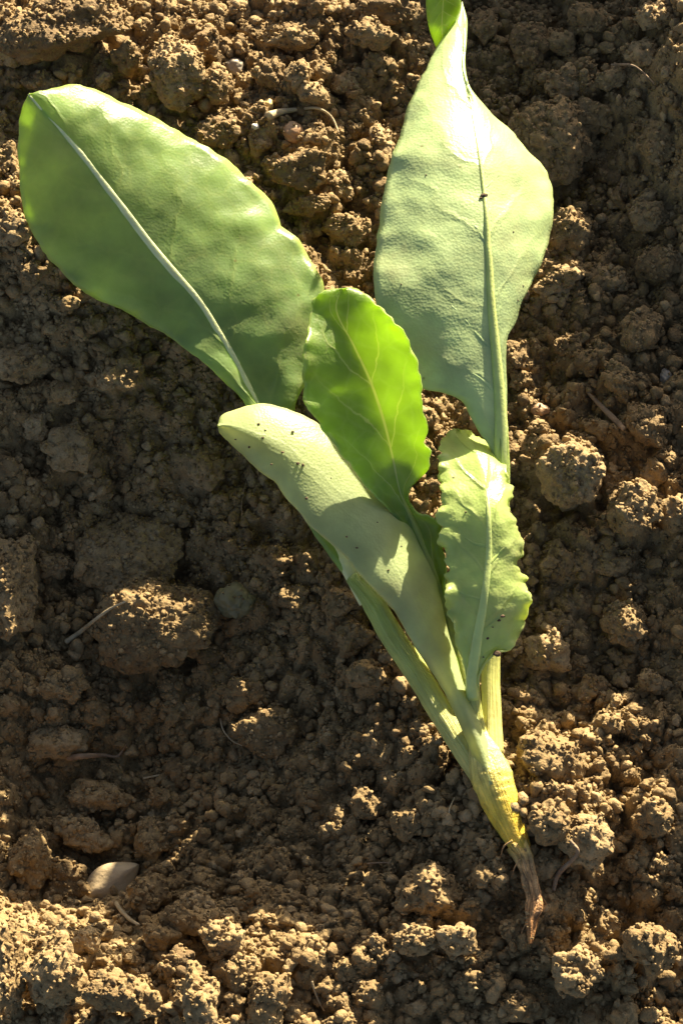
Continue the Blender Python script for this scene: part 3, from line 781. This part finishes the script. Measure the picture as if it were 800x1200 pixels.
o, on, _l, _r = blade("leaf", edge(rl, rm, None), [(x, y, float(zr_(y))) for x, y in rm], edge(rr_, rm, .85), LEAF_B,
    "tall pale leaf on the right arching up with a folded tip", bulge=(12, 6), ripple=2.6, edge_wave=4, serr=1.2, seed=15, n=140, m=16)
right_leaf = o
specks(o, on, ((567, 229, 3.6), (563, 232, 2), (560, 178, 2), (572, 299, 2.2), (601, 272, 1.4), (499, 205, 1.3), (612, 335, 1.6), (606, 352, 1.4), (470, 333, 1.3), (530, 150, 1.2)))
tube("midrib", [(x, y, float(zr_(y))) for x, y in rm[4:]], [1.5, 2.2, 3.2, 4.5, 6, 7.5, 9], RIB_GREEN, o, n=80, flat=.7, lift=2.5)
tube("petiole", [(587, 500, 125), (588, 545, 112), (586, 620, 90), (580, 700, 70), (575, 775, 50), (576, 840, 46), (577, 885, 48)], [8, 9.5, 9.5, 9.5, 10.5, 11, 13], STALK, o, n=70, seg=30, flat=.9, knob=.04, groove=.05)
veins(o, on, ([(578, 412), (560, 395), (535, 365), (510, 345), (487, 328)], [(571, 292), (556, 266), (532, 244)], [(579, 378), (590, 342), (602, 312), (618, 292)], [(585, 468), (562, 444), (535, 430), (505, 420)], [(566, 222), (590, 200), (612, 196)]), [3.2, 2.6, 1.8, 1], LEAF_B, -1.4)
# its tip turned over to the back
tl = [(511, 57, 119), (504, 38, 133), (500, 20, 145), (499, 0, 155), (503, -25, 163), (515, -50, 165)]
tm_ = [(517, 48, 117), (516, 30, 129), (517, 12, 141), (518, -8, 151), (518, -30, 160), (519, -50, 165)]
tr_ = [(523, 38, 117), (530, 28, 119), (536, 18, 123), (539, 2, 131), (537, -25, 145), (523, -50, 163)]
tl, tm_ = ([(x, y, 119 + .85 * (57 - y)) for x, y, _ in q] for q in (tl, tm_)); tr_ = [(x, y, 117 + .6 * (38 - y)) for x, y, _ in tr_]
t, *_ = blade("leaf_tip", tl, tm_, tr_, LEAF_C, "thin bright tip folded back over the leaf", n=40, m=7, ripple=2, seed=31)
t.parent = right_leaf

# --- centre leaf: stands up with the sun behind it
def zc(py): return np.interp(py, [337, 380, 450, 520, 582, 640, 740, 840], [242, 230, 192, 152, 114, 88, 62, 44])
cm_ = [(400, 338), (394, 365), (415, 407), (436, 452), (450, 495), (460, 537), (470, 582), (490, 625), (510, 680), (530, 740), (545, 800), (556, 845)]
cl = [(400, 338), (390, 339), (379, 341), (367, 350), (364, 365), (360, 390), (356, 420), (355, 445), (357, 465), (366, 485), (395, 525), (430, 570), (460, 605), (485, 650), (505, 700), (526, 752), (542, 803), (552, 845)]
cr = [(400, 338), (412, 337), (425, 342), (440, 355), (455, 370), (470, 387), (482, 407), (489, 427), (492, 450), (495, 475), (500, 495), (501, 506), (497, 519), (504, 531), (502, 547), (492, 560), (481, 572), (478, 583), (488, 598), (508, 605), (519, 619), (518, 640), (523, 668), (521, 690), (528, 715), (537, 728), (538, 745), (535, 770), (548, 805), (560, 845)]
def cedge(pts, up):
    out = []
    for x, y in pts:
        mx = np.interp(y, [q[1] for q in cm_], [q[0] for q in cm_]); f = np.interp(y, [337, 400, 560, 620, 845], [.35, 1, 1, .5, 0])
        out.append((x, y, float(zc(y)) + up * f * min(60, abs(x - mx))))
    return out
o, on, _l, _r = blade("leaf", cedge(cl, .55), [(x, y, float(zc(y))) for x, y in cm_], cedge(cr, .30), LEAF_C,
    "upright young leaf in the middle glowing with sun from behind", bulge=(-4, -4), ripple=4, edge_wave=7, serr=2.2, seed=25, n=150, m=14)
tube("midrib", [on(x, y, -2) for x, y in cm_[5:11]], [1.5, 3.4, 4.5, 5, 6], VEIN, o, n=60, flat=.7)

# --- small serrated leaf at the right
def zs(py): return np.interp(py, [500, 540, 600, 700, 790, 850], [96, 134, 152, 132, 92, 46])
sm_ = [(536, 503), (559, 535), (567, 565), (572, 600), (572, 655), (567, 700), (559, 748), (553, 790), (553, 820), (559, 850)]
sl = [(536, 503), (528, 503), (518, 519), (514, 538), (513, 553), (517, 568), (517, 580), (513, 607), (519, 619), (516, 634), (521, 652), (524, 670), (520, 690), (522, 710), (530, 735), (538, 765), (546, 792), (549, 820), (554, 850)]
sr = [(536, 503), (549, 506), (570, 520), (588, 544), (598, 572), (597, 592), (606, 616), (612, 634), (612, 648), (607, 661), (615, 676), (620, 692), (619, 710), (613, 730), (606, 752), (597, 762), (583, 764), (573, 772), (564, 786), (560, 805), (561, 825), (564, 850)]
def sedge(pts, dn):
    out = []
    for x, y in pts:
        mx = np.interp(y, [q[1] for q in sm_], [q[0] for q in sm_]); out.append((x, y, float(zs(y)) - dn * abs(x - mx)))
    return out
o, on, _l, _r = blade("leaf", sedge(sl, .12), [(x, y, float(zs(y))) for x, y in sm_], sedge(sr, .45), LEAF_D,
    "small pale leaf with toothed wavy edges beside the long stalk", bulge=(-3, 4), ripple=6, edge_wave=9, serr=3.6, seed=35, n=170, m=15)
tube("midrib", [(x, y, float(zs(y))) for x, y in sm_[1:9]], [1.5, 2.5, 3.6, 4.6, 6, 7], RIB_GREEN, o, n=60, flat=.45, lift=1.2)
tube("petiole", [(562, 735, 108), (554, 790, 86), (555, 830, 60), (566, 885, 48)], [6, 8, 9, 10], STALK, o, n=40, seg=16, flat=.8)
veins(o, on, ([(571, 640), (556, 637), (540, 627)], [(567, 703), (548, 698), (530, 690)], [(561, 742), (585, 722), (606, 700)], [(572, 662), (590, 642), (603, 632)]), [2.2, 1.8, .8], LEAF_D, -.6)
specks(o, on, ((571, 748, 2), (562, 753, 1.6), (557, 757, 1.4), (588, 722, 3.2), (584, 727, 2), (566, 770, 1.5), (582, 766, 4), (577, 735, 1.3), (545, 600, 1.2), (597, 600, 1.6), (531, 560, 1.3)))

# --- cotyledon: thick and pale
ctop = [(255, 499), (260, 487), (275, 481), (295, 475), (315, 474), (340, 481), (365, 492), (390, 510), (405, 522), (425, 535), (440, 549), (460, 572), (486, 606), (501, 640), (510, 670), (516, 700), (523, 736), (534, 772), (543, 802), (555, 830), (568, 862), (581, 890), (587, 918)]
cbot = [(255, 499), (258, 508), (267, 516), (277, 526), (290, 538), (302, 551), (322, 565), (332, 580), (352, 602), (362, 615), (381, 632), (402, 650), (418, 669), (437, 690), (449, 702), (465, 721), (480, 748), (498, 775), (519, 808), (534, 838), (546, 866), (556, 893), (566, 922)]
cmid = [(255, 499), (270, 501), (300, 513), (340, 535), (380, 570), (420, 610), (455, 655), (480, 695), (500, 740), (520, 785), (540, 825), (557, 865), (567, 893), (576, 920)]
def zk(x, y): return np.interp(x, [255, 300, 360, 430, 500, 560], [150, 157, 148, 120, 84, 62])
o, on, _l, _r = blade("cotyledon", [(x, y, float(zk(x, y)) - 7) for x, y in cbot], [(x, y, float(zk(x, y)) + 6) for x, y in cmid], [(x, y, float(zk(x, y)) - 3) for x, y in ctop], COTY,
    "thick pale yellow green seed leaf lying across the stalks", bulge=(3, 3), ripple=1.5, serr=.6, seed=45, n=130, m=12, thick=7, round_edge=True)
specks(o, on, ((303, 497, 1.6), (311, 504, 1.1), (343, 506, 2.6), (292, 524, 1.6), (331, 530, 1.8), (355, 545, 2.8), (349, 543, 2), (359, 584, 2.4), (318, 544, 1.2), (406, 629, 2), (418, 642, 1.4), (442, 612, 1.3), (388, 560, 1.1), (455, 668, 1.5), (470, 640, 1.1), (308, 513, 1.6), (276, 515, 1.4)))
# --- root
o = tube("root", [(562, 858, 46), (568, 885, 48), (576, 912, 48), (586, 940, 47), (600, 972, 45), (612, 998, 43), (617, 1008, 42)], [11, 19, 24, 22, 18.5, 13.5, 9], ROOTM, seedling, "tapering yellow root", n=90, seg=30, knob=.025)
tube("root_tip", [(608, 990, 46), (617, 1012, 50), (622, 1035, 52), (626, 1060, 52), (623, 1080, 51), (621, 1106, 48)], [11, 9, 7, 7.5, 6, 1.6], ROOTDRY, o, "shrivelled brown root end", n=110, seg=26, groove=.22, knob=.42, kstep=.07)

specks(o, lambda x, y, u: (x, y, 46 + u + 9), [(random.uniform(-9, 9) + np.interp(y, [880, 940, 1000, 1040, 1100], [567, 586, 611, 622, 621]), y, random.uniform(1, 2.6)) for y in [random.uniform(880, 1100) for _ in range(46)]], CLOD)
for pts in ([(614, 1003, 58), (604, 1014, 56), (599, 1028, 50)], [(627, 1048, 54), (638, 1056, 50), (642, 1068, 46)], [(620, 1078, 50), (612, 1090, 46), (609, 1102, 42)], [(600, 985, 64), (590, 992, 60), (586, 1004, 52)]):
    tube("root_hair", pts, [1.3, .9, .5], ROOTDRY, o, n=14, seg=6)
# ------------------------------------------------------------------ straw, husk, twigs, specks
def on_soil(pts, up=3):
    out = []
    for x, y in pts:
        z = 0.0
        for _ in range(3):
            p = W(x, y, z); h = drop(p[0], p[1]); z = (h[0].z / S if h[0] else 0) + up
        out.append((x, y, z))
    return out
def strand(name, pts, radii, mat, label, cat, up=3, **k):
    p = on_soil(pts, up); zz = [q[2] for q in p]
    zz = np.maximum(zz, np.convolve(np.pad(zz, 1, mode='edge'), [.3, .4, .3], 'valid'))
    o = tube(name, [(x, y, z) for (x, y, _), z in zip(p, zz)], radii, mat, None, None, n=50, seg=10, **k)
    return tag(o, label, cat)
strand("straw", [(314, 136), (330, 131), (352, 128), (372, 127), (388, 137), (397, 156)], [6, 4, 2, 1.6, 1.4, 1], STRAW, "pale dry curved straw with a frayed sheath between the big leaves", "straw", 7)
strand("straw", [(78, 752), (95, 740), (112, 726), (130, 713), (147, 705)], [3.5, 2.6, 2, 1.6, 1], STRAW, "thin bent straw strand lying over the biggest clod", "straw", 6)
strand("straw_piece", [(688, 460), (702, 474), (716, 488), (731, 503)], [1.6, 3, 3.6, 3], TWIG, "short stiff piece of broken straw at the right", "straw", 7, flat=.5)
strand("rootlet", [(80, 888), (100, 886), (122, 885), (138, 886), (148, 872)], [4, 3.4, 2.4, 1.5, .8], TWIG, "thin broken brown rootlet on the shaded soil", "rootlet", 5)
strand("rootlet", [(716, 76), (738, 76), (752, 84), (766, 98)], [1.6, 1.4, 1.1, .8], TWIG, "thin faint twig between shaded clods at the upper right", "rootlet", 6)
strand("rootlet", [(668, 985), (676, 1000), (654, 1024), (648, 1044)], [1.6, 2.2, 3, 2], TWIG, "short forked rootlet standing right of the root end", "rootlet", 6)
strand("rootlet", [(365, 1150), (372, 1170), (380, 1185)], [1.4, 1.2, .8], STRAW, "tiny bright fibre in the crumbs at the bottom", "fibre", 6)
strand("rootlet", [(290, 560), (286, 575), (283, 592), (284, 606)], [.9, .8, .5], TWIG, "hair thin dark fibre in the shade under the cotyledon", "fibre", 5)
strand("rootlet", [(258, 842), (262, 856), (272, 868), (284, 874)], [1, .9, .5], STRAW, "thin bent fibre left of the wide shaded clod", "fibre", 5)
strand("rootlet", [(168, 912), (190, 908), (212, 906), (222, 898)], [1.2, 1, .6], STRAW, "thin straight fibre above the small round clod at the lower left", "fibre", 5)
strand("rootlet", [(430, 1012), (452, 1011), (476, 1013)], [1, .8, .5], TWIG, "straight reddish fibre left of the root end", "fibre", 5)
strand("rootlet", [(728, 215), (722, 232), (712, 248)], [1.4, 1.2, .7], TWIG, "short dark twig in the hollow right of the right leaf", "fibre", 5)
strand("rootlet", [(532, 680 + 255), (526, 950), (528, 966)], [.9, .8, .5], STRAW, "short pale fibre just left of the yellow root", "fibre", 5)
# husk: a pointed boat-shaped shell with a bent stalk
hp = on_soil([(131, 1034)], 16)[0]; hc = W(*hp)
n_, m_ = 26, 9; HV, HF = [], []
for i in range(n_):
    u = i / (n_ - 1); w = 24 * (math.sin(math.pi * min(1, u * .96 + .04)) ** .8) * (1.08 - .3 * u) + .6
    for j in range(m_):
        a = -1 + 2 * j / (m_ - 1)
        HV.append(((u - .5) * 76, a * w, 13 * math.sin(math.pi * u) ** .7 * (1 - .9 * a * a) + (2.5 if abs(a) < .1 else 0) + 1.5 * math.sin(u * 9 + a * 3)))
nv = len(HV); HV += [(x, y, z - 3 - 3 * math.sin(math.pi * (i // m_) / (n_ - 1))) for i, (x, y, z) in enumerate(HV)]
for i in range(n_ - 1):
    for j in range(m_ - 1):
        k = i * m_ + j; HF += [[k, k + m_, k + m_ + 1, k + 1], [k + nv, k + 1 + nv, k + m_ + 1 + nv, k + m_ + nv]]
for k in list(range(m_ - 1)): HF += [[k, k + 1, k + 1 + nv, k + nv], [(n_ - 1) * m_ + k + 1, (n_ - 1) * m_ + k, (n_ - 1) * m_ + k + nv, (n_ - 1) * m_ + k + 1 + nv]]
for i in range(n_ - 1): HF += [[(i + 1) * m_, i * m_, i * m_ + nv, (i + 1) * m_ + nv], [i * m_ + m_ - 1, (i + 1) * m_ + m_ - 1, (i + 1) * m_ + m_ - 1 + nv, i * m_ + m_ - 1 + nv]]
husk = bpy.data.objects.new("seed_husk", None); COL.objects.link(husk); husk.location = hc; husk.empty_display_size = .02
tag(husk, "pale pointed seed husk with a bent stalk among shaded clods", "husk")
obj("shell", mesh_from("shell", np.array(HV) * S, HF, HUSK), husk, rot=(0.15, -.1, math.radians(33)))
hs = on_soil([(136, 1058), (143, 1068), (152, 1077), (163, 1084)], 9)
st = tube("stalk", hs, [2.5, 2.6, 2.4, 1.6], STRAW, None, n=24, seg=8)
st.location = np.array(st.location) - hc; st.parent = husk
print("mid lumps", n_mid, "crumbs", len(P))
